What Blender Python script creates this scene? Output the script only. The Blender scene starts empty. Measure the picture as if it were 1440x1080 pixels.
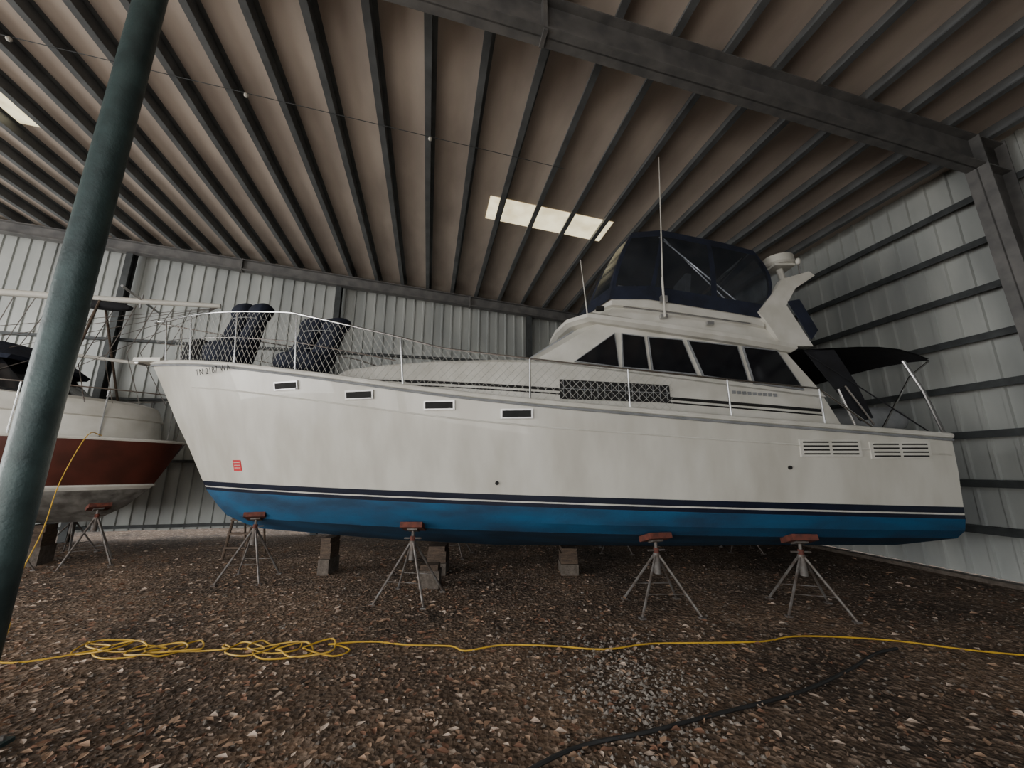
import bpy, math, random, bmesh
from mathutils import Vector, Matrix
from mathutils.bvhtree import BVHTree
random.seed(7)
R = random.random
BROT = math.radians(12.2)

# ------------------------------------------------------------ materials
def mat(name, c1, c2=None, rough=.6, metal=0., scale=6., bump=0., bscale=40., emit=0., detail=4., coat=0., stretch=None):
    m = bpy.data.materials.new(name); m.use_nodes = True
    nt = m.node_tree; b = nt.nodes['Principled BSDF']
    b.inputs['Roughness'].default_value = rough
    b.inputs['Metallic'].default_value = metal
    if coat: b.inputs['Coat Weight'].default_value = coat
    tc = nt.nodes.new('ShaderNodeTexCoord')
    src = tc.outputs['Object']
    if stretch:
        mp = nt.nodes.new('ShaderNodeMapping'); mp.inputs['Scale'].default_value = stretch
        nt.links.new(src, mp.inputs['Vector']); src = mp.outputs['Vector']
    c2 = c2 or tuple(x*.75 for x in c1)
    n = nt.nodes.new('ShaderNodeTexNoise'); n.inputs['Scale'].default_value = scale; n.inputs['Detail'].default_value = detail
    nt.links.new(src, n.inputs['Vector'])
    r = nt.nodes.new('ShaderNodeValToRGB')
    r.color_ramp.elements[0].position = .35; r.color_ramp.elements[0].color = (*c2, 1)
    r.color_ramp.elements[1].position = .65; r.color_ramp.elements[1].color = (*c1, 1)
    nt.links.new(n.outputs['Fac'], r.inputs['Fac'])
    nt.links.new(r.outputs['Color'], b.inputs['Base Color'])
    if emit:
        nt.links.new(r.outputs['Color'], b.inputs['Emission Color']); b.inputs['Emission Strength'].default_value = emit
    if bump:
        n2 = nt.nodes.new('ShaderNodeTexNoise'); n2.inputs['Scale'].default_value = bscale
        nt.links.new(tc.outputs['Object'], n2.inputs['Vector'])
        bp = nt.nodes.new('ShaderNodeBump'); bp.inputs['Strength'].default_value = bump; bp.inputs['Distance'].default_value = .02
        nt.links.new(n2.outputs['Fac'], bp.inputs['Height']); nt.links.new(bp.outputs['Normal'], b.inputs['Normal'])
    return m

M = {}
M['hull'] = mat('hull_gelcoat', (.60,.585,.53), (.48,.46,.405), .38, scale=2.2, coat=.25, detail=7, stretch=(1.2,1.2,.35))
M['white'] = mat('white_gelcoat', (.64,.625,.575), (.52,.505,.45), .42, scale=3, detail=6)
M['navy'] = mat('navy_stripe', (.008,.012,.028), (.006,.009,.02), .35)
M['blue'] = mat('blue_antifouling', (.003,.072,.165), (.003,.032,.075), .8, scale=1.6, bump=.2, detail=7, stretch=(.7,1,2.5))
M['blackglass'] = mat('dark_window_glass', (.012,.013,.015), (.008,.008,.01), .08)
M['frame'] = mat('aluminium_frame', (.5,.5,.5), (.4,.4,.4), .35, .8)
M['steel'] = mat('stainless_rail', (.65,.65,.65), (.5,.5,.5), .25, 1.)
M['canvas'] = mat('navy_canvas', (.010,.015,.034), (.005,.008,.018), .9, scale=5, bump=.3, bscale=25)
M['blackcanvas'] = mat('black_canvas', (.01,.011,.015), (.006,.006,.008), .9, bump=.2)
M['net'] = mat('rail_netting', (.5,.5,.47), (.4,.4,.37), .8)
M['louver'] = mat('louver_dark', (.012,.012,.012), (.006,.006,.006), .85)
M['red'] = mat('red_sticker', (.6,.02,.03), (.5,.02,.03), .5)
M['grey'] = mat('grey_hypalon', (.25,.26,.27), (.18,.19,.2), .6)
M['galv'] = mat('galvanised_stand', (.20,.19,.18), (.11,.085,.07), .6, .5, scale=12)
M['rust'] = mat('rusty_pad', (.17,.045,.028), (.07,.024,.018), .85, scale=14)
M['wood'] = mat('weathered_wood', (.11,.075,.05), (.055,.038,.028), .85, scale=9, bump=.4, stretch=(1,1,6))
M['conc'] = mat('concrete_block', (.14,.115,.095), (.08,.065,.052), .9, scale=15, bump=.5)
M['panel'] = mat('wall_sheet_metal', (.47,.49,.47), (.33,.35,.345), .5, .2, scale=1.5, detail=7, stretch=(1,1,.3))
M['girt'] = mat('girt_steel', (.07,.078,.08), (.045,.05,.052), .6, .3)
M['roof'] = mat('roof_liner', (.62,.535,.46), (.43,.365,.315), .7, scale=1.6, detail=7, stretch=(1.,.35,1.))
M['purlin'] = mat('purlin_steel', (.17,.18,.185), (.115,.122,.126), .5, .3, scale=3)
M['beam'] = mat('rafter_steel', (.18,.175,.17), (.11,.11,.11), .55, .3, scale=4)
M['pole'] = mat('green_painted_pole', (.045,.075,.075), (.025,.042,.043), .45, .2, scale=5, bump=.15)
M['sky'] = mat('translucent_skylight', (1.,.90,.60), (.72,.62,.38), .6, scale=3, emit=1.5)
M['brown'] = mat('oxblood_hull', (.10,.026,.018), (.055,.017,.012), .35, scale=2)
M['bottom'] = mat('worn_bottom_paint', (.22,.21,.19), (.08,.072,.062), .8, scale=5)
M['yellow'] = mat('yellow_cord', (.66,.40,.03), (.45,.27,.03), .5)
M['hose'] = mat('black_hose', (.02,.02,.02), (.012,.012,.012), .5)
M['leafA'] = mat('leaf_tan', (.46,.30,.20), (.30,.19,.12), .8, scale=20)
M['leafB'] = mat('leaf_rust', (.27,.14,.085), (.16,.08,.05), .8, scale=20)
M['leafC'] = mat('leaf_pale', (.66,.53,.43), (.46,.35,.27), .8, scale=20)
M['st1'] = mat('stone_grey', (.17,.145,.12), (.10,.08,.065), .85, scale=30)
M['st2'] = mat('stone_brown', (.15,.102,.07), (.08,.053,.036), .9, scale=30)
M['st3'] = mat('stone_pale', (.30,.265,.23), (.19,.165,.14), .85, scale=30)
def vinyl():
    m=bpy.data.materials.new('clear_vinyl_pane'); m.use_nodes=True; nt=m.node_tree; b=nt.nodes['Principled BSDF']; out=nt.nodes['Material Output']
    b.inputs['Base Color'].default_value=(.04,.045,.052,1); b.inputs['Roughness'].default_value=.15
    tr=nt.nodes.new('ShaderNodeBsdfTransparent'); tr.inputs['Color'].default_value=(.72,.76,.82,1)
    n=nt.nodes.new('ShaderNodeTexNoise'); n.inputs['Scale'].default_value=2.5; tc=nt.nodes.new('ShaderNodeTexCoord'); nt.links.new(tc.outputs['Object'],n.inputs['Vector'])
    mr=nt.nodes.new('ShaderNodeMapRange'); mr.inputs['From Min'].default_value=.35; mr.inputs['From Max'].default_value=.65; mr.inputs['To Min'].default_value=.38; mr.inputs['To Max'].default_value=.70
    nt.links.new(n.outputs['Fac'],mr.inputs['Value'])
    mx=nt.nodes.new('ShaderNodeMixShader'); nt.links.new(mr.outputs['Result'],mx.inputs['Fac']); nt.links.new(tr.outputs[0],mx.inputs[1]); nt.links.new(b.outputs[0],mx.inputs[2]); nt.links.new(mx.outputs[0],out.inputs['Surface'])
    return m
M['vinyl']=vinyl()

# ------------------------------------------------------------ mesh builder
class B:
    def __init__(s): s.v=[]; s.f=[]; s.mi=[]; s.mats=[]
    def m(s, k):
        if k not in s.mats: s.mats.append(k)
        return s.mats.index(k)
    def add(s, vs, fs, k):
        o=len(s.v); i=s.m(k); s.v += [tuple(v) for v in vs]
        for f in fs: s.f.append(tuple(a+o for a in f)); s.mi.append(i)
    def box(s, c, d, k, rot=None, tap=1.):
        x,y,z=[a/2 for a in d]
        P=[Vector((sx*x*(tap if sz>0 else 1),sy*y*(tap if sz>0 else 1),sz*z)) for sz in(-1,1) for sx,sy in((-1,-1),(1,-1),(1,1),(-1,1))]
        if rot: 
            mtx=rot if isinstance(rot,Matrix) else Matrix.Rotation(rot,3,'Z')
            P=[mtx@p for p in P]
        c=Vector(c); s.add([p+c for p in P],[(3,2,1,0),(4,5,6,7),(0,1,5,4),(1,2,6,5),(2,3,7,6),(3,0,4,7)],k)
    def tube(s, pts, r, k, n=8, caps=True):
        pts=[Vector(p) for p in pts]; N=len(pts); rs=r if isinstance(r,(list,tuple)) else [r]*N
        vs=[]; up=None
        for i,p in enumerate(pts):
            t=(pts[min(i+1,N-1)]-pts[max(i-1,0)]).normalized()
            if up is None:
                up=Vector((0,0,1)) if abs(t.z)<.9 else Vector((1,0,0))
            a=t.cross(up)
            if a.length<1e-4: a=t.cross(Vector((0,1,0)))
            a.normalize(); b=a.cross(t).normalized(); up=b
            for j in range(n):
                q=2*math.pi*j/n; vs.append(p+(a*math.cos(q)+b*math.sin(q))*rs[i])
        fs=[(i*n+j,i*n+(j+1)%n,(i+1)*n+(j+1)%n,(i+1)*n+j) for i in range(N-1) for j in range(n)]
        if caps: fs+= [tuple(range(n))[::-1], tuple((N-1)*n+j for j in range(n))]
        s.add(vs,fs,k)
    def prism(s, poly, off, k):
        n=len(poly); off=Vector(off); P=[Vector(p) for p in poly]
        s.add(P+[p+off for p in P],[tuple(range(n)),tuple(range(n,2*n))[::-1]]+[(i,i+n,(i+1)%n+n,(i+1)%n) for i in range(n)],k)
    def grid(s, rows, k, closed=False):
        n=len(rows[0]); vs=[p for r in rows for p in r]; fs=[]
        for i in range(len(rows)-1):
            for j in range(n if closed else n-1):
                fs.append((i*n+j,i*n+(j+1)%n,(i+1)*n+(j+1)%n,(i+1)*n+j))
        s.add(vs,fs,k)
    def ell(s, c, d, k, rot=None, nu=14, nv=9, pw=1.):
        vs=[];
        def sp(x): return math.copysign(abs(x)**pw,x)
        for i in range(nv+1):
            th=math.pi*i/nv
            for j in range(nu):
                ph=2*math.pi*j/nu
                p=Vector((d[0]*sp(math.sin(th))*sp(math.cos(ph)),d[1]*sp(math.sin(th))*sp(math.sin(ph)),d[2]*sp(math.cos(th))))
                if rot: p=rot@p
                vs.append(p+Vector(c))
        s.add(vs,[(i*nu+j,(i+1)*nu+j,(i+1)*nu+(j+1)%nu,i*nu+(j+1)%nu) for i in range(nv) for j in range(nu)],k)
    def build(s, name, parent=None, rz=0., smooth=False, loc=None, ang=35, fixn=True, weld=0):
        me=bpy.data.meshes.new(name); me.from_pydata(s.v,[],s.f)
        for k in s.mats: me.materials.append(M[k])
        me.polygons.foreach_set('material_index', s.mi)
        if fixn:
            bm=bmesh.new(); bm.from_mesh(me)
            if weld: bmesh.ops.remove_doubles(bm,verts=bm.verts,dist=weld)
            bmesh.ops.recalc_face_normals(bm,faces=bm.faces); bm.to_mesh(me); bm.free()
        if smooth:
            me.polygons.foreach_set('use_smooth',[True]*len(me.polygons)); me.set_sharp_from_angle(angle=math.radians(ang))
        me.update()
        o=bpy.data.objects.new(name,me); bpy.context.scene.collection.objects.link(o)
        o.rotation_euler[2]=rz
        if loc: o.location=loc
        if parent: o.parent=parent
        return o
def root(name, loc=(0,0,0), rz=0.):
    e=bpy.data.objects.new(name,None); e.empty_display_size=.2
    bpy.context.scene.collection.objects.link(e); e.location=loc; e.rotation_euler[2]=rz
    return e
def interp(tab,x):
    if tab[0][0]>tab[-1][0]: tab=tab[::-1]
    if x<=tab[0][0]: return tab[0][1]
    for (a,b),(c,d) in zip(tab,tab[1:]):
        if x<=c: 
            return b+(d-b)*(x-a)/(c-a)
    return tab[-1][1]
def smooth_path(pts, n=6):
    P=[Vector(p) for p in pts]; P=[2*P[0]-P[1]]+P+[2*P[-1]-P[-2]]; out=[]
    for i in range(1,len(P)-2):
        for j in range(n):
            t=j/n; a,b,c,d=P[i-1],P[i],P[i+1],P[i+2]
            out.append(.5*((2*b)+(c-a)*t+(2*a-5*b+4*c-d)*t*t+(3*b-a-3*c+d)*t**3))
    out.append(P[-2]); return out

# ------------------------------------------------------------ building (u,v frame rotated by BROT)
UR=8.51; VB=11.82; VF=-4.0; RU=-12.0; UL=-24.0
def roofz(u): return 6.78+.076*(UR-u) if u>RU else 6.78+.076*(UR-RU)-.076*(RU-u)
def ground_mat():
    m=bpy.data.materials.new('gravel_and_dirt'); m.use_nodes=True; nt=m.node_tree; b=nt.nodes['Principled BSDF']
    b.inputs['Roughness'].default_value=.95
    tc=nt.nodes.new('ShaderNodeTexCoord')
    def noise(sc,det=6):
        n=nt.nodes.new('ShaderNodeTexNoise'); n.inputs['Scale'].default_value=sc; n.inputs['Detail'].default_value=det
        nt.links.new(tc.outputs['Object'],n.inputs['Vector']); return n
    def ramp(src,els):
        r=nt.nodes.new('ShaderNodeValToRGB')
        r.color_ramp.elements[0].position=els[0][0]; r.color_ramp.elements[0].color=(*els[0][1],1)
        r.color_ramp.elements[1].position=els[-1][0]; r.color_ramp.elements[1].color=(*els[-1][1],1)
        for p,c in els[1:-1]:
            e=r.color_ramp.elements.new(p); e.color=(*c,1)
        nt.links.new(src,r.inputs['Fac']); return r
    def mix(f,a,b_,mode='MIX'):
        mx=nt.nodes.new('ShaderNodeMixRGB'); mx.blend_type=mode
        if isinstance(f,float): mx.inputs['Fac'].default_value=f
        else: nt.links.new(f,mx.inputs['Fac'])
        nt.links.new(a,mx.inputs['Color1']); nt.links.new(b_,mx.inputs['Color2']); return mx
    v=nt.nodes.new('ShaderNodeTexVoronoi'); v.inputs['Scale'].default_value=26; nt.links.new(tc.outputs['Object'],v.inputs['Vector'])
    sep=nt.nodes.new('ShaderNodeSeparateColor'); nt.links.new(v.outputs['Color'],sep.inputs['Color'])
    st=ramp(sep.outputs['Red'],[(0,(.055,.037,.025)),(.45,(.14,.098,.066)),(.78,(.23,.17,.125)),(1,(.46,.35,.27))])
    n1=noise(.9); dirt=ramp(n1.outputs['Fac'],[(.35,(.065,.043,.028)),(.65,(.20,.13,.083))])
    n3=noise(7); f=ramp(n3.outputs['Fac'],[(.40,(0,0,0)),(.56,(1,1,1))])
    mx=mix(f.outputs['Color'],dirt.outputs['Color'],st.outputs['Color'])
    n5=noise(.45,4); lg=ramp(n5.outputs['Fac'],[(.36,(.62,.59,.56)),(.64,(1.25,1.19,1.13))])
    m2=mix(1.0,mx.outputs['Color'],lg.outputs['Color'],'MULTIPLY')
    nt.links.new(m2.outputs['Color'],b.inputs['Base Color'])
    bp=nt.nodes.new('ShaderNodeBump'); bp.inputs['Strength'].default_value=.9; bp.inputs['Distance'].default_value=.03
    nt.links.new(v.outputs['Distance'],bp.inputs['Height'])
    bp2=nt.nodes.new('ShaderNodeBump'); bp2.inputs['Strength'].default_value=.7; bp2.inputs['Distance'].default_value=.06
    n4=noise(14,8); nt.links.new(n4.outputs['Fac'],bp2.inputs['Height']); nt.links.new(bp.outputs['Normal'],bp2.inputs['Normal'])
    nt.links.new(bp2.outputs['Normal'],b.inputs['Normal'])
    return m
M['ground']=ground_mat()
g=B(); g.add([(-60,-60,0),(60,-60,0),(60,60,0),(-60,60,0)],[(0,1,2,3)],'ground'); g.build('floor')

def wall_sheet(b, s0, s1, ztop, horiz, pos, sgn, zb=.18):
    pts=[]; s=s0
    while s<s1:
        for a,d in((0,0),(.225,0),(.24,.035),(.285,.035)):
            if s+a<s1: pts.append((s+a,d))
        s+=.3
    lo=[];hi=[]
    for a,d in pts:
        if horiz=='u': lo.append((a,pos-sgn*d,zb)); hi.append((a,pos-sgn*d,ztop(a)))
        else: lo.append((pos-sgn*d,a,zb)); hi.append((pos-sgn*d,a,ztop(a)))
    b.grid([lo,hi],'panel')
w=B(); wall_sheet(w,UL,UR+.05,lambda u:roofz(u)+.02,'u',VB+.12,1,.20)
for z in (.3,1.9,3.5,5.1): w.box(((UL+UR)/2,VB+.02,z),(UR-UL,.09,.07),'girt')
for u in (-19.7,-14,-8.3,-2.86,3.1):
    zt=roofz(u)-.3
    w.box((u,VB-.12,zt/2),(.03,.2,zt),'girt'); w.box((u,VB-.03,zt/2),(.16,.02,zt),'girt'); w.box((u,VB-.22,zt/2),(.16,.02,zt),'girt')
w.build('wall_back',rz=BROT,fixn=False)
w=B(); wall_sheet(w,VF,VB+.1,lambda v:roofz(UR)+.02,'v',UR+.12,1,.07)
for z in (.8,1.5,2.25,3.,3.75,4.5,5.25,6.):
    w.box((UR+.0,(VF+VB)/2,z+.03),(.16,VB-VF,.015),'girt'); w.box((UR-.08,(VF+VB)/2,z-.02),(.012,VB-VF,.11),'girt')
w.box((UR+.02,(VF+VB)/2,.03),(.2,VB-VF,.06),'conc')
w.build('wall_right',rz=BROT,fixn=False)
w=B(); wall_sheet(w,2.6,UR+.05,lambda u:roofz(u)+.02,'u',VF-.12,-1,.05)  # unseen wall behind the camera, added to darken the right side
for z in (.8,2.25,3.75,5.25): w.box(((2.6+UR)/2,VF-.02,z),(UR-2.6,.09,.1),'girt')
w.build('front_shade_wall',rz=BROT,fixn=False)
c=B()
for a,bb in((UR+.2,RU),(RU,UL)):
    za,zb=roofz(a)+.0,roofz(bb)
    c.prism([(a,VF-.4,za),(a,VB+.2,za),(bb,VB+.2,zb),(bb,VF-.4,zb)],(0,0,.05),'roof')
c.build('ceiling',rz=BROT)
p=B(); u=UR-.35
while u>UL:
    z=roofz(u)-.005
    L=VB-VF; cy=(VB+VF)/2
    p.box((u,cy,z-.1),(.014,L,.2),'purlin'); p.box((u-.045,cy,z-.2),(.10,L,.014),'purlin'); p.box((u-.09,cy,z-.185),(.01,L,.03),'purlin'); p.box((u+.035,cy,z-.006),(.08,L,.01),'purlin')
    u-=.76
p.build('roof_purlins',rz=BROT)
for i,(a,bb) in enumerate(((1.05,3.85),(-11.4,-7.2))):
    s=B(); s.prism([(a,7.0,roofz(a)-.01),(bb,7.0,roofz(bb)-.01),(bb,7.75,roofz(bb)-.01),(a,7.75,roofz(a)-.01)],(0,0,.004),'sky'); s.build('window_%d'%(i+1),rz=BROT)
def rafter(name,v,d):
    b=B()
    for a,bb in((UR-.1,RU),(RU,UL)):
        def zz(u): return roofz(u)-.21
        for (y0,y1,o0,o1) in ((-.01,.01,0,d),(-.11,.11,0,.02),(-.11,.11,d-.02,d)):
            b.prism([(a,v+y0,zz(a)-o1),(bb,v+y0,zz(bb)-o1),(bb,v+y0,zz(bb)-o0),(a,v+y0,zz(a)-o0)],(0,y1-y0,0),'beam')
    for u in (1.1,-5.5): b.box((u,v,roofz(u)-.21-d/2),(.05,.2,d+.06),'beam')
    zt=roofz(UR-.4)-.2
    b.prism([(UR-.1,v-.01,0),(UR-.35,v-.01,0),(UR-.66,v-.01,zt),(UR-.1,v-.01,zt)],(0,.02,0),'beam')
    b.prism([(UR-.35,v-.13,0),(UR-.33,v-.13,0),(UR-.64,v-.13,zt),(UR-.66,v-.13,zt)],(0,.26,0),'beam')
    b.prism([(UR-.12,v-.13,0),(UR-.1,v-.13,0),(UR-.1,v-.13,zt),(UR-.12,v-.13,zt)],(0,.26,0),'beam')
    b.box((UR-.25,v,.01),(.4,.3,.02),'beam')
    b.build(name,rz=BROT)
rafter('steel_portal_frame',3.35,.50); rafter('steel_portal_frame',VB-.25,.32); rafter('steel_portal_frame',VF+.3,.45)
def pole(x,y):
    b=B(); u=x*math.cos(BROT)+y*math.sin(BROT); zt=roofz(u)-.74
    b.tube([(x,y,0),(x,y,zt)],.110,'pole',24); b.box((x,y,.012),(.36,.36,.024),'pole'); b.box((x,y,zt-.01),(.3,.3,.02),'pole')
    for a in range(4):
        q=a*math.pi/2+.785; b.tube([(x+.2*math.cos(q),y+.2*math.sin(q),.02),(x+.2*math.cos(q),y+.2*math.sin(q),.05)],.015,'galv',6)
    b.build('steel_pole',smooth=True)
pole(-3.37,2.72)
cb=B(); cb.tube([(-10,5.6,roofz(-10)-.26),(-1,5.6,roofz(-1)-.26),(2.2,5.6,roofz(2.2)-.26)],.006,'girt',6); 
for u in (-6,-3,-.2): cb.ell((u,5.6,roofz(u)-.3),(.035,.035,.035),'white',nu=8,nv=6)
cb.build('overhead_light_string',rz=BROT)

# ------------------------------------------------------------ main boat
boat=root('motor_yacht')
CY=7.0; XS=5.8
SH=[(5.8,2.12),(2.6,2.37),(.28,2.58),(-1.17,2.76),(-3.48,3.15),(-5,3.41),(-6.8,3.65)]
def sheer_z(X): 
    return (interp(SH,X-.5)+interp(SH,X)+interp(SH,X+.5))/3 if -6.2<X<5.2 else interp(SH,X)
def sheer_w(X): 
    t=(XS-X)/12.6; return 2.0*(1-max(0,t)**3.8)*(1-.05*(1-t)**2)
def line(kind,N=48):
    out=[]
    for i in range(N+1):
        t=i/N; t=1-(1-t)**1.3
        szX=XS+(-6.8-XS)*t; sz=sheer_z(szX); bz=1.225+(1.5-1.225)*t
        if kind=='sheer': bx,W,p,z=-6.8,2.0,3.8,sz
        elif kind=='m1': bx,W,p,z=-6.39,1.99,3.6,sz*.69+bz*.31
        elif kind=='m15': bx,W,p,z=-6.12,1.98,3.45,sz*.48+bz*.52
        elif kind=='m2': bx,W,p,z=-5.8,1.96,3.3,sz*.256+bz*.744
        elif kind=='b0': bx,W,p,z=-5.47,1.94,3.1,bz
        elif kind=='b1': bx,W,p,z=-5.42,1.935,3.08,bz-.08
        elif kind=='b2': bx,W,p,z=-5.40,1.932,3.07,bz-.10
        elif kind=='b3': bx,W,p,z=-5.38,1.93,3.06,bz-.15
        elif kind=='lo': bx,W,p,z=-5.12,1.89,3.0,.93+.14*t
        elif kind=='lo2': bx,W,p,z=-4.95,1.77,3.0,.82+.1*t
        elif kind=='kl': bx,W,p,z=-4.6,.85,2.6,.58+.2*t*t
        elif kind=='keel': bx,W,p,z=-4.3,0.03,2.0,interp([(0,.46),(.3,.42),(.6,.44),(.8,.54),(1,.70)],t)
        X=XS+(bx-XS)*t; wd=W*(1-t**p)*(1-.05*(1-t)**2)
        out.append((X,wd,z))
    return out
kinds=['sheer','m1','m15','m2','b0','b1','b2','b3','lo','lo2','kl','keel']
mk=['hull','hull','hull','hull','navy','white','navy','blue','blue','blue','blue','blue']
h=B(); L={k:line(k) for k in kinds}
for sg in(-1,1):
    for a,bk,m_ in zip(kinds,kinds[1:],mk):
        h.grid([[(x,CY+sg*w_,z) for x,w_,z in L[a]],[(x,CY+sg*w_,z) for x,w_,z in L[bk]]],m_)
for a,bk,m_ in zip(kinds,kinds[1:],mk):
    A,C=L[a][0],L[bk][0]; h.add([(A[0],CY-A[1],A[2]),(A[0],CY+A[1],A[2]),(C[0],CY+C[1],C[2]),(C[0],CY-C[1],C[2])],[(0,1,2,3)],m_)
h.grid([[(x,CY-w_,z) for x,w_,z in L['sheer']],[(x,CY+w_,z) for x,w_,z in L['sheer']]],'white')
h.grid([[(x,CY-L['keel'][i][1],z) for i,(x,w_,z) in enumerate(L['keel'])],[(x,CY+w_,z) for x,w_,z in L['keel']]],'blue')
h.build('hull',boat,smooth=True,ang=25,weld=.0008)
bvh=BVHTree.FromPolygons([Vector(v) for v in h.v],h.f)
def side(X,Z):
    r=bvh.ray_cast(Vector((X,0,Z)),Vector((0,1,0))); 
    return (r[0],r[1]) if r[0] else (Vector((X,CY-1.9,Z)),Vector((0,-1,0)))
def under(X,Y):
    r=bvh.ray_cast(Vector((X,Y,0)),Vector((0,0,1))); 
    return r[0].z if r[0] else 9.0
gw=B()
for sg in(-1,1):
    gw.tube([(x,CY+sg*w_,z+.01) for x,w_,z in L['sheer']],.038,'white',8)
    gw.tube([(x,CY+sg*(w_+.01),z-.045) for x,w_,z in L['sheer']],.018,'grey',6)
gw.tube([(XS+.0,CY-1.9,2.13),(XS,CY+1.9,2.13)],.038,'white',8)
kn=[]; X=5.75
while X>-5.6:
    z=sheer_z(X)-.24-.035*(5.8-X)/2.4; q,n=side(X,z); kn.append(q+Vector((0,-.002,0))); X-=.25
gw.tube(kn,.013,'white',6)
gw.build('gunwale_and_rub_rail',boat,smooth=True)
def frame_at(X,Z):
    q,n=side(X,Z); q2,_=side(X+.2,Z)
    tx=(q2-q).normalized(); q3,_=side(X,Z+.08); tz=(q3-q).normalized(); n=tx.cross(tz).normalized()
    if n.y>0: n=-n
    tz=n.cross(tx) 
    if tz.z<0: tz=-tz
    rot=Matrix((tx,n,tz)).transposed(); return q,rot
pl=B()
for X,Z in ((-3.40,2.93),(-2.18,2.74),(-1.0,2.56),(.066,2.43)):
    q,rot=frame_at(X,Z); n=rot@Vector((0,1,0)); q=q+n*.006
    pl.box(q,( .44,.04,.13),'frame',rot); pl.box(q+n*.016,(.39,.02,.09),'louver',rot)
    pl.box(q+n*.024+rot@Vector((0,0,-.055)),(.40,.03,.010),'frame',rot)
pl.build('portlights',boat)
ve=B()
for X0,X1 in ((3.76,4.56),(4.68,5.48)):
    Z=2.0-.03*(X0-3.76); X=(X0+X1)/2; q,rot=frame_at(X,Z-.03); n=rot@Vector((0,1,0))
    ve.box(q,(X1-X0,.03,.22),'white',rot)
    for r_ in range(4):
        for cc in (-1,1):
            ve.box(q+n*.012+rot@Vector((cc*.19*(X1-X0)/.8,0,-.075+.05*r_)),(.34,.012,.02),'louver',rot)
            ve.box(q+n*.02+rot@Vector((cc*.19*(X1-X0)/.8,0,-.062+.05*r_)),(.34,.02,.008),'white',rot)
ve.build('engine_vents',boat)
mi=B()
for X,Z in((-.2,1.52),(3.6,1.72)):
    q,rot=frame_at(X,Z); n=rot@Vector((0,1,0)); mi.tube([q,q+n*.02],.025,'louver',10)
q,rot=frame_at(-4.5,1.76); n=rot@Vector((0,1,0)); mi.box(q+n*.004,(.2,.008,.18),'red',rot)
for i in range(3): mi.box(q+n*.009+rot@Vector((0,0,.05-.045*i)),(.15,.003,.008),'white',rot)
mi.build('hull_fittings',boat)
tx=bpy.data.curves.new('registration_number','FONT'); tx.body='TN 2187 WA'; tx.size=.15; tx.extrude=.001; tx.space_character=1.15
to=bpy.data.objects.new('registration_number',tx); bpy.context.scene.collection.objects.link(to)
q,rot=frame_at(-5.25,3.235); n=rot@Vector((0,1,0))
to.matrix_world=Matrix.Translation(q+n*.06)@(Matrix((rot@Vector((1,0,0)),rot@Vector((0,0,1)),n)).transposed()).to_4x4()
tx.materials.append(M['louver']); mw=to.matrix_world.copy(); to.parent=boat; to.matrix_world=mw

def ring(half):
    return [(x,CY-w_,z) for x,w_,z in half]+[(x,CY+w_,z) for x,w_,z in half[::-1]]
def loft(b,levels,k,cap=True):
    rs=[ring(l) for l in levels]; b.grid(rs,k,closed=True)
    if cap:
        n=len(levels[0]); r=rs[-1]; b.grid([r[:n],r[n:][::-1]],k)
def topz(x): return interp([(-3.5,3.36),(.3,3.33),(1.0,3.24),(4.6,2.76)],x)
xs0=[-3.55,-3.4,-3.0,-2.3,-1.3,-.3,.5,1.5,2.6,3.6,4.82]
ws0=[.02,.45,.85,1.15,1.38,1.47,1.5,1.5,1.5,1.5,1.48]
xs1=[-3.3,-3.15,-2.8,-2.15,-1.25,-.3,.5,1.5,2.6,3.6,4.58]
ws1=[.02,.38,.75,1.03,1.28,1.40,1.46,1.47,1.47,1.47,1.46]
tr=B()
lv0=[(x,w_,sheer_z(x)-.06) for x,w_ in zip(xs0,ws0)]
lv1=[(x,w_,topz(x)-.05) for x,w_ in zip(xs1,ws1)]
lv2=[(x+.05,max(w_-.06,.01),topz(x)) for x,w_ in zip(xs1,ws1)]
loft(tr,[lv0,lv1,lv2],'white')
tr.build('cabin_trunk',boat,smooth=True,ang=40)
def roofline(x): return 3.97-.158*(x-1.2)
up=B()
xsA=[-.12,-.05,.12,.35,1.5,2.5,3.5,4.62]; wsA=[.02,.6,1.1,1.44,1.45,1.45,1.45,1.44]
xsB=[1.0,1.03,1.12,1.35,1.9,2.6,3.4,4.15]; wsB=[.02,.6,1.1,1.38,1.40,1.40,1.40,1.39]
loft(up,[[(x,w_,topz(x)-.02) for x,w_ in zip(xsA,wsA)],[(x,w_,roofline(x)-.03) for x,w_ in zip(xsB,wsB)]],'white')
up.build('salon_house',boat,smooth=True,ang=30)
rf=B()
def rl(dx,dw,dz): return [(x+ (dx if i<4 else -dx),max(w_+dw,.01),roofline(x)+dz) for i,(x,w_) in enumerate(zip([.72,.76,.88,1.15,1.9,2.6,3.4,4.28],[.02,.6,1.15,1.52,1.56,1.56,1.56,1.5]))]
loft(rf,[rl(.06,-.06,-.06),rl(0,0,-.02),rl(0,0,.04),rl(.08,-.08,.09)],'white'); 
r0=ring(rl(.06,-.06,-.06)); rf.add(r0,[tuple(range(len(r0)))[::-1]],'white')
rf.build('salon_roof',boat,smooth=True,ang=40)
wi=B()
WN=[[(.93,3.27),(1.572,3.74),(1.60,3.18)],
[(1.677,3.735),(2.02,3.685),(2.04,3.135),(1.65,3.17)],
[(2.07,3.68),(2.597,3.635),(2.749,3.06),(2.083,3.125)],
[(2.67,3.625),(3.43,3.535),(3.507,2.94),(2.83,3.04)],
[(3.50,3.525),(4.02,3.465),(4.30,2.83),(3.57,2.93)]]
def sidew(x,z):
    f=(z-topz(x))/max(.1,(roofline(x)-.03-topz(x))); return 1.45-.055*max(0,min(1,f))+ (.015 if f<0 else 0)
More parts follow.
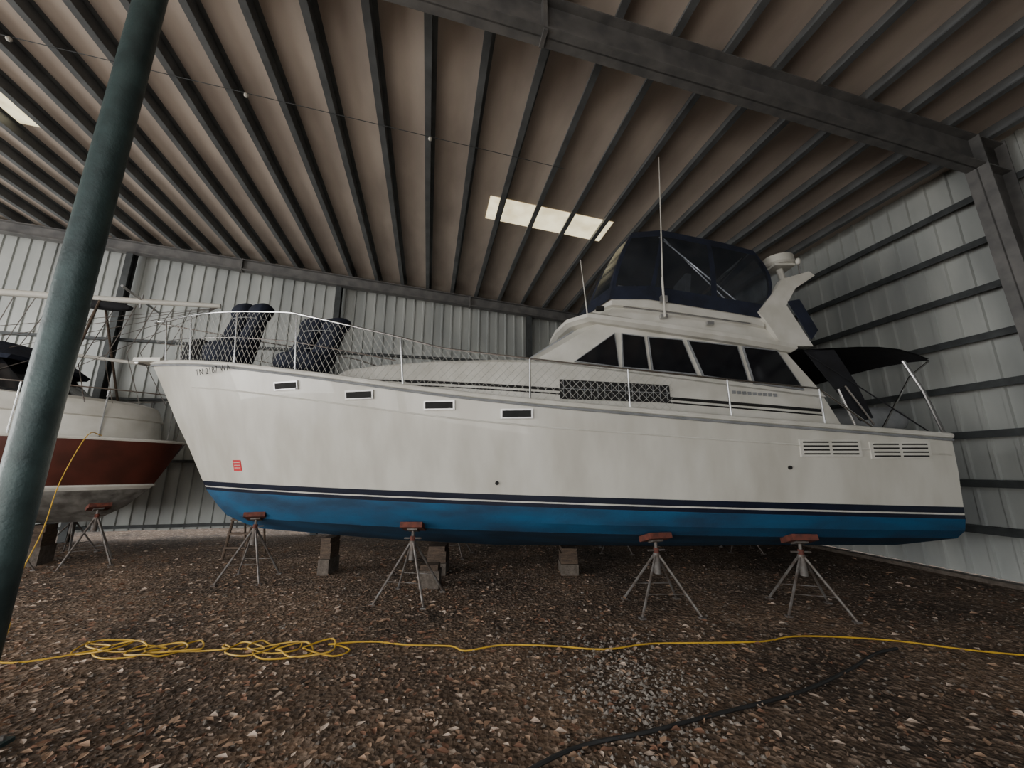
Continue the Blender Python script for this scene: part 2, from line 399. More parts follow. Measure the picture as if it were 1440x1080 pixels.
for sg in(-1,1):
    for poly in WN:
        cx=sum(a for a,_ in poly)/len(poly); cz=sum(b_ for _,b_ in poly)/len(poly)
        big=poly; sm=[(cx+(a-cx)*.94,cz+(z-cz)*.93) for a,z in poly]
        wi.prism([(a,CY+sg*(sidew(a,z)+.03),z) for a,z in big],(0,-sg*.05,0),'grey')
        wi.prism([(a,CY+sg*(sidew(a,z)+.036),z) for a,z in sm],(0,-sg*.05,0),'blackglass')
for y0,y1 in((-1.08,-.62),(-.55,-.02),(.02,.55),(.62,1.08)):
    def wp(y,f):
        a=abs(y); xa=interp([(0,-.12),(.6,-.05),(1.1,.12)],a); xb=interp([(0,1.0),(.6,1.03),(1.1,1.12)],a)
        z=3.31+(roofline(1.05)-.03-3.31)*f; return (xa+(xb-xa)*f-.02,CY+y,z+.012)
    wi.prism([wp(y0,.12),wp(y1,.12),wp(y1,.9),wp(y0,.9)],(.02,0,-.015),'grey')
wi.build('cabin_windows',boat)
sd=B()
def tw(x,z):
    a=interp(list(zip(xs0,ws0)),x); b_=interp(list(zip(xs1,ws1)),x); z0=sheer_z(x)-.06; z1=topz(x)-.05
    return a+(b_-a)*max(0,min(1,(z-z0)/(z1-z0)))
for sg in(-1,1):
    for d,rr in ((0,.024),(.065,.012)):
        pts=[]; x=-2.5
        while x<4.6:
            z=interp([(-2.5,3.08),(.68,2.84),(4.6,2.52)],x)-d; pts.append((x,CY+sg*(tw(x,z)+.002),z)); x+=.2
        sd.tube(pts,rr,'louver',6)
    P=[(.7,2.99),(2.3,2.90),(2.3,2.64),(.7,2.70)]
    sd.prism([(x,CY+sg*(tw(x,z)+.03),z) for x,z in P],(0,-sg*.05,0),'louver')
    for i in range(16):
        x=.75+i*.1; sd.tube([(x,CY+sg*1.53,2.965-.056*(x-.7)),(x,CY+sg*1.53,2.725-.0375*(x-.7))],.004,'grey',4)
    sd.tube([(.7,CY+sg*1.53,2.85),(2.3,CY+sg*1.53,2.775)],.005,'grey',4)
    # small raised model lettering blocks aft on the cabin side
    for i in range(9):
        x=3.25+i*.075; z=2.80-.075*(x-3.25)
        sd.box((x,CY+sg*(tw(x,z)+.012),z),(.05,.01,.045),'grey')
sd.build('cabin_side_trim',boat)
fb=B()
def ftop(x): return interp([(1.0,4.26),(1.7,4.45),(3.8,4.08),(4.2,4.0)],x)
fx0=[.98,1.02,1.15,1.45,2.0,2.8,3.4,4.1]; fw0=[.02,.6,1.1,1.42,1.46,1.46,1.46,1.44]
fx1=[1.12,1.16,1.28,1.58,2.1,2.8,3.4,3.9]; fw1=[.02,.6,1.08,1.40,1.44,1.44,1.44,1.42]
loft(fb,[[(x,w_,roofline(x)+.07) for x,w_ in zip(fx0,fw0)],[(x,w_-.02,(roofline(x)+.07)*.55+ftop(x)*.45) for x,w_ in zip(fx1,fw1)],
         [(x-.03,w_+.03,(roofline(x)+.07)*.5+ftop(x)*.5) for x,w_ in zip(fx1,fw1)],[(x,w_,ftop(x)) for x,w_ in zip(fx1,fw1)]],'white')
fb.build('flybridge_coaming',boat,smooth=True,ang=30)
cx0=[1.06,1.10,1.22,1.52,2.1,2.8,3.4,3.84]; cw0=[.02,.62,1.10,1.44,1.48,1.48,1.48,1.46]
cx2=[1.85,1.87,1.93,2.03,2.5,3.0,3.5,4.02]; cw2=[.02,.5,.9,1.22,1.27,1.27,1.27,1.23]
def c0(i): return (cx0[i],cw0[i],ftop(cx0[i])-(.16 if i<3 else .11))
def c2(i): return (cx2[i],cw2[i],interp([(1.8,5.58),(2.4,5.64),(3.0,5.50),(4.02,5.26)],cx2[i]))
def cm(ii,f):
    k=min(6,int(ii)); r=ii-k; out=[]
    for i in (k,k+1):
        a,b_=c0(i),c2(i); bul=.09*math.sin(math.pi*f)
        out.append((a[0]+(b_[0]-a[0])*f-(bul*.8 if i<4 else 0)+(bul*2.2 if i==7 else 0), a[1]+(b_[1]-a[1])*f+bul*.6*(1 if a[1]>.1 else 0), a[2]+(b_[2]-a[2])*f))
    return tuple(out[0][j]+(out[1][j]-out[0][j])*r for j in range(3))
PI=[(0.05,1.9),(2.08,2.9),(3.1,4.0),(4.1,5.45),(5.6,6.92)]; PF=(.17,.90)
iis=sorted(set([0,.7,1,1.4,2,2.5,3,3.5,4.5,5,5.5,6,6.4,7]+[a for q in PI for a in q])); ffs=[0,.08,.17,.3,.45,.6,.75,.90,.96,1]
cv=B()
for sg in(-1,1):
    for a,b_ in zip(iis,iis[1:]):
        for f0,f1 in zip(ffs,ffs[1:]):
            im=(a+b_)/2; fm=(f0+f1)/2
            pane=any(q[0]<im<q[1] for q in PI) and PF[0]<fm<PF[1]
            Q=[cm(a,f0),cm(b_,f0),cm(b_,f1),cm(a,f1)]
            cv.add([(x,CY+sg*w_,z) for x,w_,z in Q],[(0,1,2,3)],'vinyl' if pane else 'canvas')
    A=[cm(i,1) for i in iis]
    rows=[[(x,CY+sg*w_,z) for x,w_,z in A],[(x+(.10 if iis[n_]<3.2 else 0),CY+sg*w_*.85,z+.05) for n_,(x,w_,z) in enumerate(A)],[(x+(.14 if iis[n_]<3.2 else 0),CY+sg*w_*.4,z+.07) for n_,(x,w_,z) in enumerate(A)],[(x+(.15 if iis[n_]<3.2 else 0),CY,z+.08) for n_,(x,w_,z) in enumerate(A)]]
    cv.grid(rows,'canvas')
    for f0,f1 in zip(ffs,ffs[1:]):
        A0=cm(7,f0);A1=cm(7,f1)
        for g0,g1 in ((0,.08),(.08,.92),(.92,1)):
            pane=(g0==.08) and PF[0]<(f0+f1)/2<PF[1]
            cv.add([(A0[0],CY+sg*A0[1]*g0,A0[2]),(A0[0],CY+sg*A0[1]*g1,A0[2]),(A1[0],CY+sg*A1[1]*g1,A1[2]),(A1[0],CY+sg*A1[1]*g0,A1[2])],[(0,1,2,3)],'vinyl' if pane else 'canvas')
cv.build('flybridge_canvas',boat,smooth=True,ang=40,weld=.001)
pn=B()
for sg in (-1,1):
    A=cm(4,.92);C=cm(6.4,.12); pn.tube([(A[0],CY+sg*(A[1]-.06),A[2]),(C[0],CY+sg*(C[1]-.06),C[2])],.016,'steel',6)
    A=cm(6.8,.95);C=cm(5.2,.02); pn.tube([(A[0],CY+sg*(A[1]-.08),A[2]),(C[0],CY+sg*(C[1]-.08),C[2])],.014,'steel',6)
    A=cm(4,.95); pn.tube([(A[0],CY+sg*(A[1]-.05),A[2]),(3.6,CY+sg*1.3,4.12)],.014,'steel',6)
pn.box((1.95,CY-.3,4.5),(.35,1.3,.5),'white',Matrix.Rotation(.15,3,'Y')); 
wh=[(2.2+.05*math.sin(q*.5),CY-.5+.2*math.cos(q),4.78+.2*math.sin(q)) for q in [i*.4488 for i in range(15)]]
pn.tube(wh,.014,'steel',6); pn.tube([(2.1,CY-.5,4.7),(2.22,CY-.5,4.78)],.02,'steel',6)
for yy in(-.5,.5):
    pn.tube([(2.85,CY+yy,4.15),(2.85,CY+yy,4.5)],.05,'frame',8); pn.box((2.85,CY+yy,4.56),(.5,.55,.12),'grey'); pn.box((3.1,CY+yy,4.85),(.1,.52,.5),'grey',Matrix.Rotation(.15,3,'Y'))
pn.build('helm_station',boat,smooth=True)
ra=B()
AP=[(3.78,4.06),(4.05,4.36),(4.22,4.60),(4.66,4.73),(4.74,4.66),(4.40,4.44),(4.22,4.16),(4.52,3.50),(4.05,3.50),(3.95,3.75)]
for sg in(-1,1): ra.prism([(x,CY+sg*1.50,z) for x,z in AP],(0,-sg*.12,0),'white')
ra.box((4.62,CY,4.68),(.24,2.9,.07),'white',Matrix.Rotation(-.25,3,'Y'))
ra.tube([(4.55,CY-1.1,4.68),(4.5,CY-1.1,4.98)],.05,'white',10); ra.box((4.5,CY-1.1,5.0),(.34,.3,.04),'white')
ra.tube([(4.5,CY-1.1,5.02),(4.5,CY-1.1,5.05),(4.5,CY-1.1,5.17),(4.5,CY-1.1,5.21)],[.2,.235,.225,.14],'white',24)
ra.tube([(4.68,CY-1.3,4.7),(4.68,CY-1.3,5.0)],.015,'steel',6); ra.ell((4.68,CY-1.3,5.02),(.04,.04,.06),'white',nu=8,nv=6)
ra.tube([(4.62,CY+.4,4.7),(4.62,CY+.4,5.0)],.02,'white',6); ra.ell((4.62,CY+.4,5.06),(.1,.1,.07),'white',nu=10,nv=6)
ra.prism([(4.24,CY-1.52,4.22),(4.42,CY-1.52,4.25),(4.62,CY-1.52,3.75),(4.5,CY-1.52,3.6)],(0,.02,0),'canvas')
ra.build('radar_arch',boat,smooth=True,ang=35)
an=B()
an.tube([(2.32,CY-1.54,3.95),(2.33,CY-1.54,4.6)],.018,'white',8); an.tube([(2.33,CY-1.54,4.5),(2.46,CY-1.54,6.80)],[.013,.006],'white',8)
an.box((2.33,CY-1.52,4.25),(.1,.06,.1),'frame'); an.box((2.32,CY-1.49,3.98),(.1,.08,.06),'frame')
an.tube([(1.2,CY-1.3,4.0),(1.12,CY-1.3,5.05)],[.012,.005],'white',6)
an.box((1.35,CY-1.5,4.10),(.12,.06,.06),'louver'); an.box((3.0,CY-1.52,3.86),(.1,.05,.05),'frame')
an.build('antennas',boat,smooth=True)
gr=B(); gr.tube([(1.7,CY-1.53,4.12),(2.4,CY-1.53,4.03),(3.6,CY-1.53,3.85)],.012,'frame',6)
gr.build('flybridge_grab_rail',boat,smooth=True)

bi=B()
def bz(x): return interp([(4.2,3.50),(5.3,3.56),(5.8,3.50),(6.1,3.36)],x)
rows=[]
for x in (4.25,4.7,5.1,5.4,5.7,5.95,6.1):
    rows.append([(x,CY+w_,bz(x)-.10*(abs(w_)/1.55)**3) for w_ in (-1.6,-1.3,-.8,0,.8,1.3,1.6)])
bi.grid(rows,'blackcanvas'); bi.grid([[ (a,b_,c_+.02) for a,b_,c_ in r] for r in rows],'blackcanvas')
for sg in(-1,1):
    bi.tube([(5.0,CY+sg*1.8,2.22),(5.75,CY+sg*1.6,3.0),(6.08,CY+sg*1.6,3.24)],.013,'steel',6)
    bi.tube([(5.7,CY+sg*1.8,2.14),(4.3,CY+sg*1.6,3.38)],.009,'blackcanvas',6)
    bi.prism([(4.3,CY+sg*1.58,3.42),(4.75,CY+sg*1.58,3.42),(4.95,CY+sg*1.62,2.9),(5.05,CY+sg*1.66,2.4),(4.86,CY+sg*1.66,2.35)],(0,-sg*.01,0),'blackcanvas')
    bi.tube([(5.80,CY+sg*1.83,2.14),(5.65,CY+sg*1.83,2.75),(5.55,CY+sg*1.75,3.2)],.022,'steel',8)
bi.build('cockpit_bimini',boat,smooth=True)
ck=B()
ck.box((5.92,CY,1.5),(.26,3.2,.06),'white'); ck.box((5.83,CY-.9,1.4),(.1,.06,.3),'frame'); ck.box((5.83,CY+.9,1.4),(.1,.06,.3),'frame')
ck.tube([(4.75,CY-1.7,2.25),(4.6,CY-1.7,2.8),(4.7,CY-1.7,2.85),(5.0,CY-1.7,2.3)],.015,'steel',6)
ck.build('swim_platform',boat,smooth=True)
dg=B()
path=smooth_path([(5.72,CY+.9,2.42),(5.2,CY+.9,2.42),(4.95,CY+.3,2.44),(4.95,CY-.6,2.44),(5.2,CY-1.15,2.42),(5.75,CY-1.15,2.42)],5)
dg.tube(path,.2,'grey',14); dg.box((5.4,CY-.1,2.32),(.8,1.9,.06),'grey'); dg.ell((5.75,CY-1.15,2.42),(.25,.19,.19),'grey'); dg.ell((5.75,CY+.9,2.42),(.25,.19,.19),'grey')
dg.build('inflatable_dinghy',boat,smooth=True)

rl_=B(); nt_=B()
HR=[(-6.8,.78),(-5,.88),(-3.5,.93),(-1.7,.72),(-1.0,.62),(0,.60),(2,.55),(4.3,.5)]
def rp(X,f,sg): 
    w_=max(sheer_w(X)-.07,.02); z=sheer_z(X)+.03
    lean=.10*f*interp([(-6.5,1),(-2,.3),(4,0)],X)
    return Vector((X-lean*.5 if X<-5 else X,CY+sg*(w_+lean*.6),z+interp(HR,X)*f))
for sg in(-1,1):
    xs=[-6.72+i*.12 for i in range(int(11.0/.12)+1)]
    top=[rp(x,1,sg) for x in xs]+[Vector((4.85,CY+sg*1.88,sheer_z(4.85)+.02))]
    rl_.tube(top,.014,'steel',8)
    mid=[rp(x,.5,sg) for x in xs if x<-1.6]; rl_.tube(mid,.008,'steel',6)
    for x in (-6.4,-5.6,-4.5,-3.3,-1.55,.25,1.6,2.95,4.2):
        a=rp(x,0,sg); b_=rp(x-.08,1,sg) if x<-1 else rp(x,1,sg)
        rl_.tube([a,b_],.013,'steel',8); rl_.tube([a-Vector((0,0,.03)),a+Vector((0,0,.02))],.035,'steel',8)
    x0,x1=-6.1,2.3; st=.105; n=int((x1-x0)/st); slope=5
    for i in range(-slope,n):
        for dr in(1,-1):
            P=[]
            for j in range(slope+1):
                k=i+j if dr==1 else i+slope-j
                if 0<=k<=n: P.append(rp(x0+k*st,j/slope*.97+.01,sg))
            if len(P)>1: nt_.tube(P,.0028,'net',3,False)
rl_.tube([rp(-6.72,1,-1),rp(-6.78,1,-1)+Vector((-.06,.06,0)),rp(-6.72,1,1)],.014,'steel',8)
rl_.build('deck_rail',boat,smooth=True); nt_.build('rail_netting',boat,fixn=False)
bp_=B(); bp_.box((-6.75,CY,3.68),(.5,.35,.07),'white'); bp_.tube([(-7.0,CY-.1,3.66),(-7.0,CY+.1,3.66)],.04,'steel',10)
bp_.box((-5.9,CY,3.62),(.35,.25,.22),'white'); bp_.build('bow_pulpit',boat,smooth=True)
def chair(nm,x,y,zb,w_,hh,lean):
    b=B()
    def P(a,yy,f): return Vector((x+a+lean*f*hh,y+yy,zb+hh*f))
    for s_ in (-1,1):
        rows=[]
        prof=[(.10,.16,.20),(.16,.20,.24),(.35,.20,.22),(.55,.185,.16),(.72,.18,.13),(.80,.185,.13),(.84,.21,.17),(.92,.225,.19),(.99,.20,.16),(1.03,.10,.08),(1.035,.01,.01)]
        for f,ax,ay in prof:
            c_=P(s_*w_*.235,.0,f); row=[]
            for j in range(18):
                q=2*math.pi*j/18; cq,sq=math.cos(q),math.sin(q)
                wr=1+.05*math.sin(q*5+f*9)
                row.append((c_.x+ax*w_*1.15*math.copysign(abs(cq)**.7,cq)*wr,c_.y+ay*math.copysign(abs(sq)**.7,sq)*wr,c_.z))
            rows.append(row)
        b.grid(rows,'canvas',closed=True)
    b.ell(P(-.04,-.12,.25),(w_*.52,.26,hh*.17),'canvas',pw=.7,nu=18)
    for f in(.48,.78):
        Q=[]
        for i in range(19):
            q=2*math.pi*i/18; Q.append(P(w_*.46*math.cos(q),.165*math.sin(q),f))
        b.tube(Q,.010,'grey',5)
    for s_ in(-1,1):
        b.tube([P(s_*w_*.42,-.25,-.02),P(s_*w_*.2,.1,.3)],.014,'steel',6); b.tube([P(s_*w_*.42,.2,-.02),P(s_*w_*.2,-.2,.3)],.014,'steel',6)
    b.build(nm,boat,smooth=True,ang=70)
chair('covered_deck_seat_fore',-5.12,6.65,3.40,.66,1.24,.30)
chair('covered_deck_seat_aft',-3.66,6.45,3.20,.84,1.08,.36)
bb=B(); bb.ell((-5.75,6.75,3.76),(.2,.22,.28),'blackcanvas',Matrix.Rotation(.4,3,'Y'),pw=.8); bb.ell((-5.55,6.8,3.6),(.3,.22,.14),'blackcanvas',pw=.8)
bb.build('windlass_cover',boat,smooth=True)

# ------------------------------------------------------------ jack stands
def stand(x,y,ztop,lean=.0,az=0.,wide=.36):
    r=root('boat_jack_stand',(x,y,0),az); b=B(); hc=max(.40,ztop-.26)
    for a in range(4):
        q=a*math.pi/2+.6; R0=wide+.12*hc
        f=Vector((R0*math.cos(q),R0*math.sin(q),.015)); t_=Vector((.035*math.cos(q),.035*math.sin(q),hc))
        b.tube([f,t_],.016,'galv',6); b.box((f.x,f.y,.01),(.07,.07,.02),'galv')
        m_=f.lerp(t_,.35); q2=q+math.pi/2
        f2=Vector((R0*math.cos(q2),R0*math.sin(q2),.015)); t2=Vector((.035*math.cos(q2),.035*math.sin(q2),hc)); m2=f2.lerp(t2,.35)
        if a%2==0: b.tube([m_,m2],.006,'galv',5)
    b.tube([(0,0,hc-.22),(0,0,hc+.03)],.044,'galv',12)
    b.tube([(0,0,hc),(0,0,ztop-.06)],.02,'galv',8)
    b.tube([(-.12,0,hc+.06),(.12,0,hc+.06)],.012,'galv',6); b.tube([(0,0,hc+.03),(0,0,hc+.09)],.035,'rust',8)
    b.build('tripod',r,smooth=True)
    p_=B(); rot=Matrix.Rotation(lean,3,'X')
    p_.box((0,0,ztop-.045),(.30,.30,.07),'rust',rot); p_.box((0,0,ztop-.09),(.14,.14,.03),'galv',rot)
    p_.build('pad',r)
def hstand(x,sg,zmax,az=0.,wide=.36):
    y=CY+sg*1.9
    while under(x,y)>zmax and abs(y-CY)>.15: y-=sg*.02
    z=under(x,y); z=z if z<3 else .7
    stand(x,y,z-.03,sg*.30,az,wide)
hstand(-1.38,-1,1.00,0,.40); hstand(1.86,-1,.92,.2,.42); hstand(3.68,-1,.91,-.1,.40)
for x in(-1.2,2.2,4.9): hstand(x,1,.93)
hstand(-4.15,-1,1.03,.3)
for x,s_ in((-3.1,.5),(-1.25,.9),(.95,.8)):
    r=root('keel_blocking',(x,CY,0)); b=B(); zt=interp([(-4.3,.70),(-3,.58),(-1.8,.47),(0,.435),(2.2,.42),(5.8,.46)],x)-.012
    hb=(zt-.08)/2
    b.box((0,0,hb/2),(.36*s_,.4,hb-.004),'conc'); b.box((0,0,hb*1.5),(.34*s_,.34,hb-.004),'wood'); b.box((0,0,zt-.04),(.3*s_,.38,.075),'wood')
    b.build('blocks',r)
b=B(); b.box((-1.22,6.2,.12),(.30,.22,.24),'conc'); b.box((-1.22,6.2,.28),(.26,.2,.08),'wood'); b.build('concrete_block')
b=B()
for s_ in(-.2,.2):
    b.tube([(-5.35+s_,7.9,0),(-5.3+s_,8.1,1.35)],.025,'wood',6); b.tube([(-5.4+s_,8.65,0),(-5.3+s_,8.15,1.35)],.02,'wood',6)
for i in range(5): b.box((-5.33,7.93+.04*i,.22+.25*i),(.42,.1,.03),'wood')
b.box((-5.3,8.12,1.37),(.46,.2,.03),'wood'); b.build('step_ladder')

# ------------------------------------------------------------ neighbour boat
NR=math.pi+BROT+.13
nb=root('wooden_cabin_boat',(-6.95,8.2,0),NR)
LN=7.0
def nl(k,N=30):
    out=[]
    for i in range(N+1):
        s=(i/N)**1.2
        tab={'sheer':(0,2.22,1.35,.42),'mid':(.2,1.75,1.28,.55),'w0':(.38,1.38,1.2,.65),'w1':(.42,1.32,1.18,.66),'lo':(.75,.98,.95,.8),'kl':(1.2,.72,.06,.9)}[k]
        x=tab[0]+(LN-tab[0])*s; w_=tab[2]*min(1,(1-(1-min(1,s*1.7))**2.1))**tab[3]
        z=tab[1]+(.12*s if k=='sheer' else (.05*s if k=='mid' else 0))
        out.append((x,max(w_,.01) if i else .005,z))
    return out
nk=['sheer','mid','w0','w1','lo','kl']; nm_=['brown','brown','white','bottom','bottom']
b=B(); NL={k:nl(k) for k in nk}
for sg in(-1,1):
    for a,c_,m_ in zip(nk,nk[1:],nm_): b.grid([[(x,sg*w_,z) for x,w_,z in NL[a]],[(x,sg*w_,z) for x,w_,z in NL[c_]]],m_)
for a,c_,m_ in zip(nk,nk[1:],nm_):
    A,C=NL[a][-1],NL[c_][-1]; b.add([(A[0],-A[1],A[2]),(A[0],A[1],A[2]),(C[0],C[1],C[2]),(C[0],-C[1],C[2])],[(0,1,2,3)],m_)
b.grid([[(x,-w_,z) for x,w_,z in NL['sheer']],[(x,w_,z) for x,w_,z in NL['sheer']]],'white')
b.build('hull',nb,smooth=True,ang=30,weld=.0008)
b=B()
for sg in(-1,1): b.tube([(x,sg*w_,z+.01) for x,w_,z in NL['sheer']],.03,'white',6); b.tube([(x,sg*(w_+.01),z+.005) for x,w_,z in NL['w0']],.035,'white',6)
b.build('rub_rails',nb,smooth=True)
CYs=CY; CY=0.0
b=B()
xa=[.42,.5,.8,1.3,2.2,4.5,6.6]; wa=[.02,.3,.66,.95,1.18,1.22,1.15]
loft(b,[[(x,w_,2.2) for x,w_ in zip(xa,wa)],[(x+.06,w_*.98,2.62+.03*x) for x,w_ in zip(xa,wa)],[(x+.03,w_*1.01+.015,2.64+.03*x) for x,w_ in zip(xa,wa)],[(x+.14,w_*.93,2.90+.05*x) for x,w_ in zip(xa,wa)],[(x+.35,w_*.80,2.97+.06*x) for x,w_ in zip(xa,wa)]],'white')
b.build('cabin_trunk',nb,smooth=True,ang=30)
b=B()
xa=[1.75,1.8,1.95,2.7,4.3,5.8]; wa=[.02,.6,.98,1.06,1.06,1.0]; xb=[2.35,2.38,2.5,2.9,4.3,5.7]
loft(b,[[(x,w_,3.0) for x,w_ in zip(xa,wa)],[(x,w_*.92,3.62) for x,w_ in zip(xb,wa)]],'blackglass')
loft(b,[[(x-.15,w_*1.02+.02,3.60) for x,w_ in zip(xb,wa)],[(x-.2,w_*1.03+.03,3.67) for x,w_ in zip(xb,wa)],[(x+.1,w_*.8,3.95) for x,w_ in zip(xb,wa)]],'canvas')
for sg in(-1,1):
    for x0,x1 in((2.4,2.8),(3.4,3.55),(4.5,4.65)): b.tube([(x0,sg*1.05,3.0),(x1,sg*.97,3.62)],.04,'grey',6)
b.build('pilothouse',nb,smooth=True,ang=40)
b=B()
b.tube([(1.6,1.0,2.9),(1.5,.7,4.95)],.022,'wood',8); b.tube([(1.6,-.9,2.9),(1.5,.55,4.95)],.022,'wood',8)
b.tube([(5.4,.9,3.6),(5.4,.62,4.75)],.035,'wood',8)
b.tube([(-.45,.62,5.15),(2.1,.62,4.97),(6.8,.62,4.7)],[.05,.065,.075],'white',14)
b.tube([(.9,.62,5.2),(.9,.62,4.9)],.02,'frame'); b.tube([(.9,-.1,5.08),(.9,1.3,5.08)],.022,'frame',8); b.ell((1.5,.62,4.88),(.5,.1,.09),'blackcanvas',pw=.8)
b.tube([(-.4,.2,3.75),(2.6,.3,3.95)],.035,'white',8)
for i in range(12):
    x=.05+.3*i; b.tube([(x,.62,5.0),(x+.5,.3+.1*math.sin(i*2),3.85+.2*math.sin(i)),(x-.4+.1*i,.9,2.9)],.008,'galv',4)
for i in range(5): b.tube([( -.4,.62,5.1),(2+i*.8,1.0,3.1+.1*i)],.006,'galv',4)
b.build('lowered_mast_and_rigging',nb,smooth=True)
b=B()
for sg in(-1,1):
    T=[(.1,sg*.12,3.2),(.9,sg*.75,3.18),(1.9,sg*1.15,3.18),(3.0,sg*1.25,3.2)]
    b.tube(smooth_path(T,5),.013,'steel',6)
    for x,w_ in((.2,.2),(1.0,.78),(2.0,1.15),(2.9,1.24)): b.tube([(x,sg*w_,2.24),(x,sg*w_,3.18)],.012,'steel',6)
b.tube([(.1,-.12,3.2),(0.02,0,3.2),(.1,.12,3.2)],.013,'steel',6)
b.build('bow_rail',nb,smooth=True)
CY=CYs
def n2w(x,y): 
    return (-6.95+x*math.cos(NR)-y*math.sin(NR), 8.2+x*math.sin(NR)+y*math.cos(NR))
for lx,ly,zt in((.95,.42,1.06),(1.9,.85,.93),(3.0,.98,.93),(1.9,-.8,.90),(5.2,.98,.93)):
    X,Y=n2w(lx,ly); stand(X,Y,zt,-.3 if ly>0 else .3,lx)
for lx in(1.9,4.4):
    X,Y=n2w(lx,0); r=root('keel_blocking',(X,Y,0),NR); b=B(); b.box((0,0,.16),(.30,.4,.32),'conc'); b.box((0,0,.44),(.26,.36,.24),'wood'); b.box((0,0,.63),(.26,.3,.13),'wood'); b.build('blocks',r)

# ------------------------------------------------------------ cords
X0,Y0=n2w(.95,1.02)
pts=[(X0+.02,Y0+.12,2.30),(X0,Y0-.10,2.28),(X0+.12,Y0-.45,1.5),(-6.75,5.85,.85),(-6.0,5.05,.30),(-5.35,4.55,.03),(-5.0,4.15,.02),(-4.75,3.93,.02),(-4.35,3.88,.02)]
random.seed(3)
def tangle(x0,x1,y,n):
    for k in range(n):
        f=k/(n-1); a=k*1.15+R()*.9; rx=.16+.14*R(); ry=.06+.13*R()
        pts.append((x0+(x1-x0)*f+rx*math.cos(a),y+ry*math.sin(a)+.05*math.sin(f*9),.015+.03*R()))
tangle(-4.1,-2.95,4.12,34); pts.append((-2.75,4.15,.02)); tangle(-2.6,-1.65,4.1,30)
pts+=[(-1.4,4.3,.02),(-1.0,4.22,.02),(-.6,4.2,.02),(-.44,4.1,.02),(-.1,4.22,.02),(.4,4.2,.02),(.89,4.13,.02),(1.35,4.25,.02),(1.93,4.27,.02),(2.5,4.3,.02),(2.9,4.42,.02),(3.4,4.4,.02),(3.9,4.3,.02),(4.4,4.1,.02),(5.2,3.9,.02)]
b=B(); b.tube(smooth_path(pts,5),.0075,'yellow',6); b.build('yellow_extension_cord',smooth=True)
b=B(); b.tube(smooth_path([(-.2,2.4,.02),(.35,2.78,.02),(.9,2.95,.02),(1.39,3.12,.02),(2.2,3.4,.02),(2.9,3.75,.02),(3.37,4.03,.02),(3.7,4.15,.02)],6),.013,'hose',6); b.build('garden_hose',smooth=True)

# ------------------------------------------------------------ gravel + leaves
random.seed(11)
def inside(x,y): return x*math.cos(BROT)+y*math.sin(BROT)<UR-.4
b=B(); OCT=[(1,0,0),(-1,0,0),(0,1,0),(0,-1,0),(0,0,1),(0,0,-.6)]; OF=[(0,2,4),(2,1,4),(1,3,4),(3,0,4),(2,0,5),(1,2,5),(3,1,5),(0,3,5)]
for i in range(15000):
    y=1.6+ (R()**1.3)*6.0; x=(R()*2-1)*1.35*y
    pale=False
    if i%10==0: x=.95+random.gauss(0,.33); y=3.5+random.gauss(0,.5); pale=True
    if not inside(x,y): continue
    s=.006+.017*R()**2.2; a=R()*6.28; ca,sa=math.cos(a),math.sin(a); sx=s*(.8+R()*.7); sy=s*(.7+R()*.5); sz=s*(.5+R()*.4)
    vs=[(x+ca*vx*sx-sa*vy*sy,y+sa*vx*sx+ca*vy*sy,vz*sz+sz*.4) for vx,vy,vz in OCT]
    k='st3' if (pale and R()<.8) or R()<.05 else ('st1' if R()<.3 else 'st2')
    b.add(vs,OF,k)
b.build('gravel',fixn=False)
b=B()
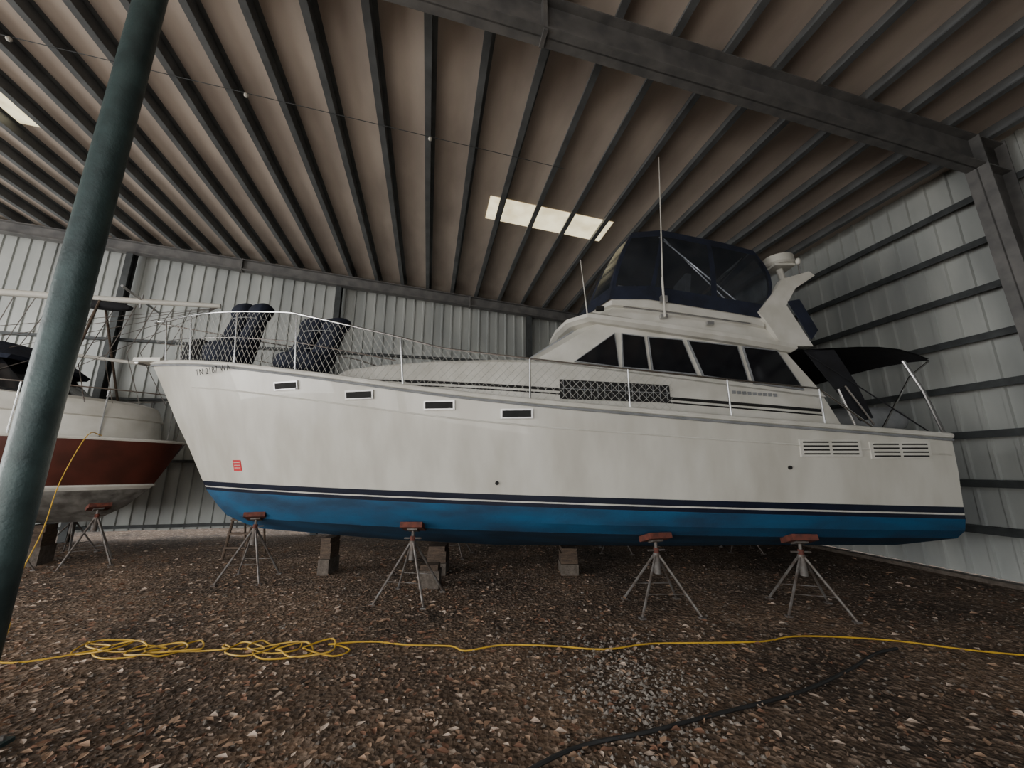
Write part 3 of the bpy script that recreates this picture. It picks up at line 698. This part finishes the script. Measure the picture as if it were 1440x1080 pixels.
for i in range(9500):
    y=1.5+(R()**1.1)*8; x=(R()*2-1)*1.4*y
    if x>1.2 and R()<.6: continue
    if not inside(x,y): continue
    s=.012+.028*R()**1.5; 
    if x<-.3 and R()<.15: s*=1.35
    a=R()*6.28; ca,sa=math.cos(a),math.sin(a); t=(R()-.5)*1.0; h_=.004+R()*.012; cu=R()*.6
    Q=[(-1,0,.0),(-.3,.55,cu),(.4,.42,cu*.7),(1.1,0,.2),(.4,-.42,cu*.8),(-.3,-.55,cu),(0,0,0)]
    vs=[(x+(ca*qx-sa*qy)*s,y+(sa*qx+ca*qy)*s,h_+s*(qz+.25*t*qx+.2)) for qx,qy,qz in Q]
    b.add(vs,[(0,6,1),(1,6,2),(2,6,3),(3,6,4),(4,6,5),(5,6,0)],random.choice(['leafA','leafA','leafB','leafB','leafC']))
b.build('fallen_leaves',fixn=False)

# ------------------------------------------------------------ light
wd=bpy.data.worlds.new('overcast_sky'); bpy.context.scene.world=wd; wd.use_nodes=True
nt=wd.node_tree; bg=nt.nodes['Background']
tc=nt.nodes.new('ShaderNodeTexCoord'); sp=nt.nodes.new('ShaderNodeSeparateXYZ'); rp_=nt.nodes.new('ShaderNodeValToRGB')
nt.links.new(tc.outputs['Generated'],sp.inputs['Vector']); nt.links.new(sp.outputs['Z'],rp_.inputs['Fac'])
rp_.color_ramp.elements[0].color=(.92,.93,.92,1); rp_.color_ramp.elements[1].color=(.74,.79,.85,1)
nt.links.new(rp_.outputs['Color'],bg.inputs['Color']); bg.inputs['Strength'].default_value=2.25
def area(nm,loc,target,size,sy,power,col):
    l=bpy.data.lights.new(nm,'AREA'); l.shape='RECTANGLE'; l.size=size; l.size_y=sy; l.energy=power; l.color=col
    o=bpy.data.objects.new(nm,l); bpy.context.scene.collection.objects.link(o); o.location=loc
    o.rotation_euler=(Vector(target)-Vector(loc)).to_track_quat('-Z','Y').to_euler()
area('daylight_left_opening',(-16,0,3.0),(-5,8,4),8,5,1250,(1,.98,.95))
area('front_ceiling_fill',(-6,-5.5,1.2),(-2,6,7.4),10,2.2,480,(1,.95,.88))  # added fill lamp, low at the front, aimed up to brighten the ceiling

# ------------------------------------------------------------ camera
cd=bpy.data.cameras.new('camera'); cam=bpy.data.objects.new('camera',cd); bpy.context.scene.collection.objects.link(cam)
cam.location=(0,0,1.7); cam.rotation_euler=(math.radians(102.5),0,0); cd.sensor_width=36; cd.lens=13.5; cd.clip_start=.05; cd.clip_end=300
bpy.context.scene.camera=cam
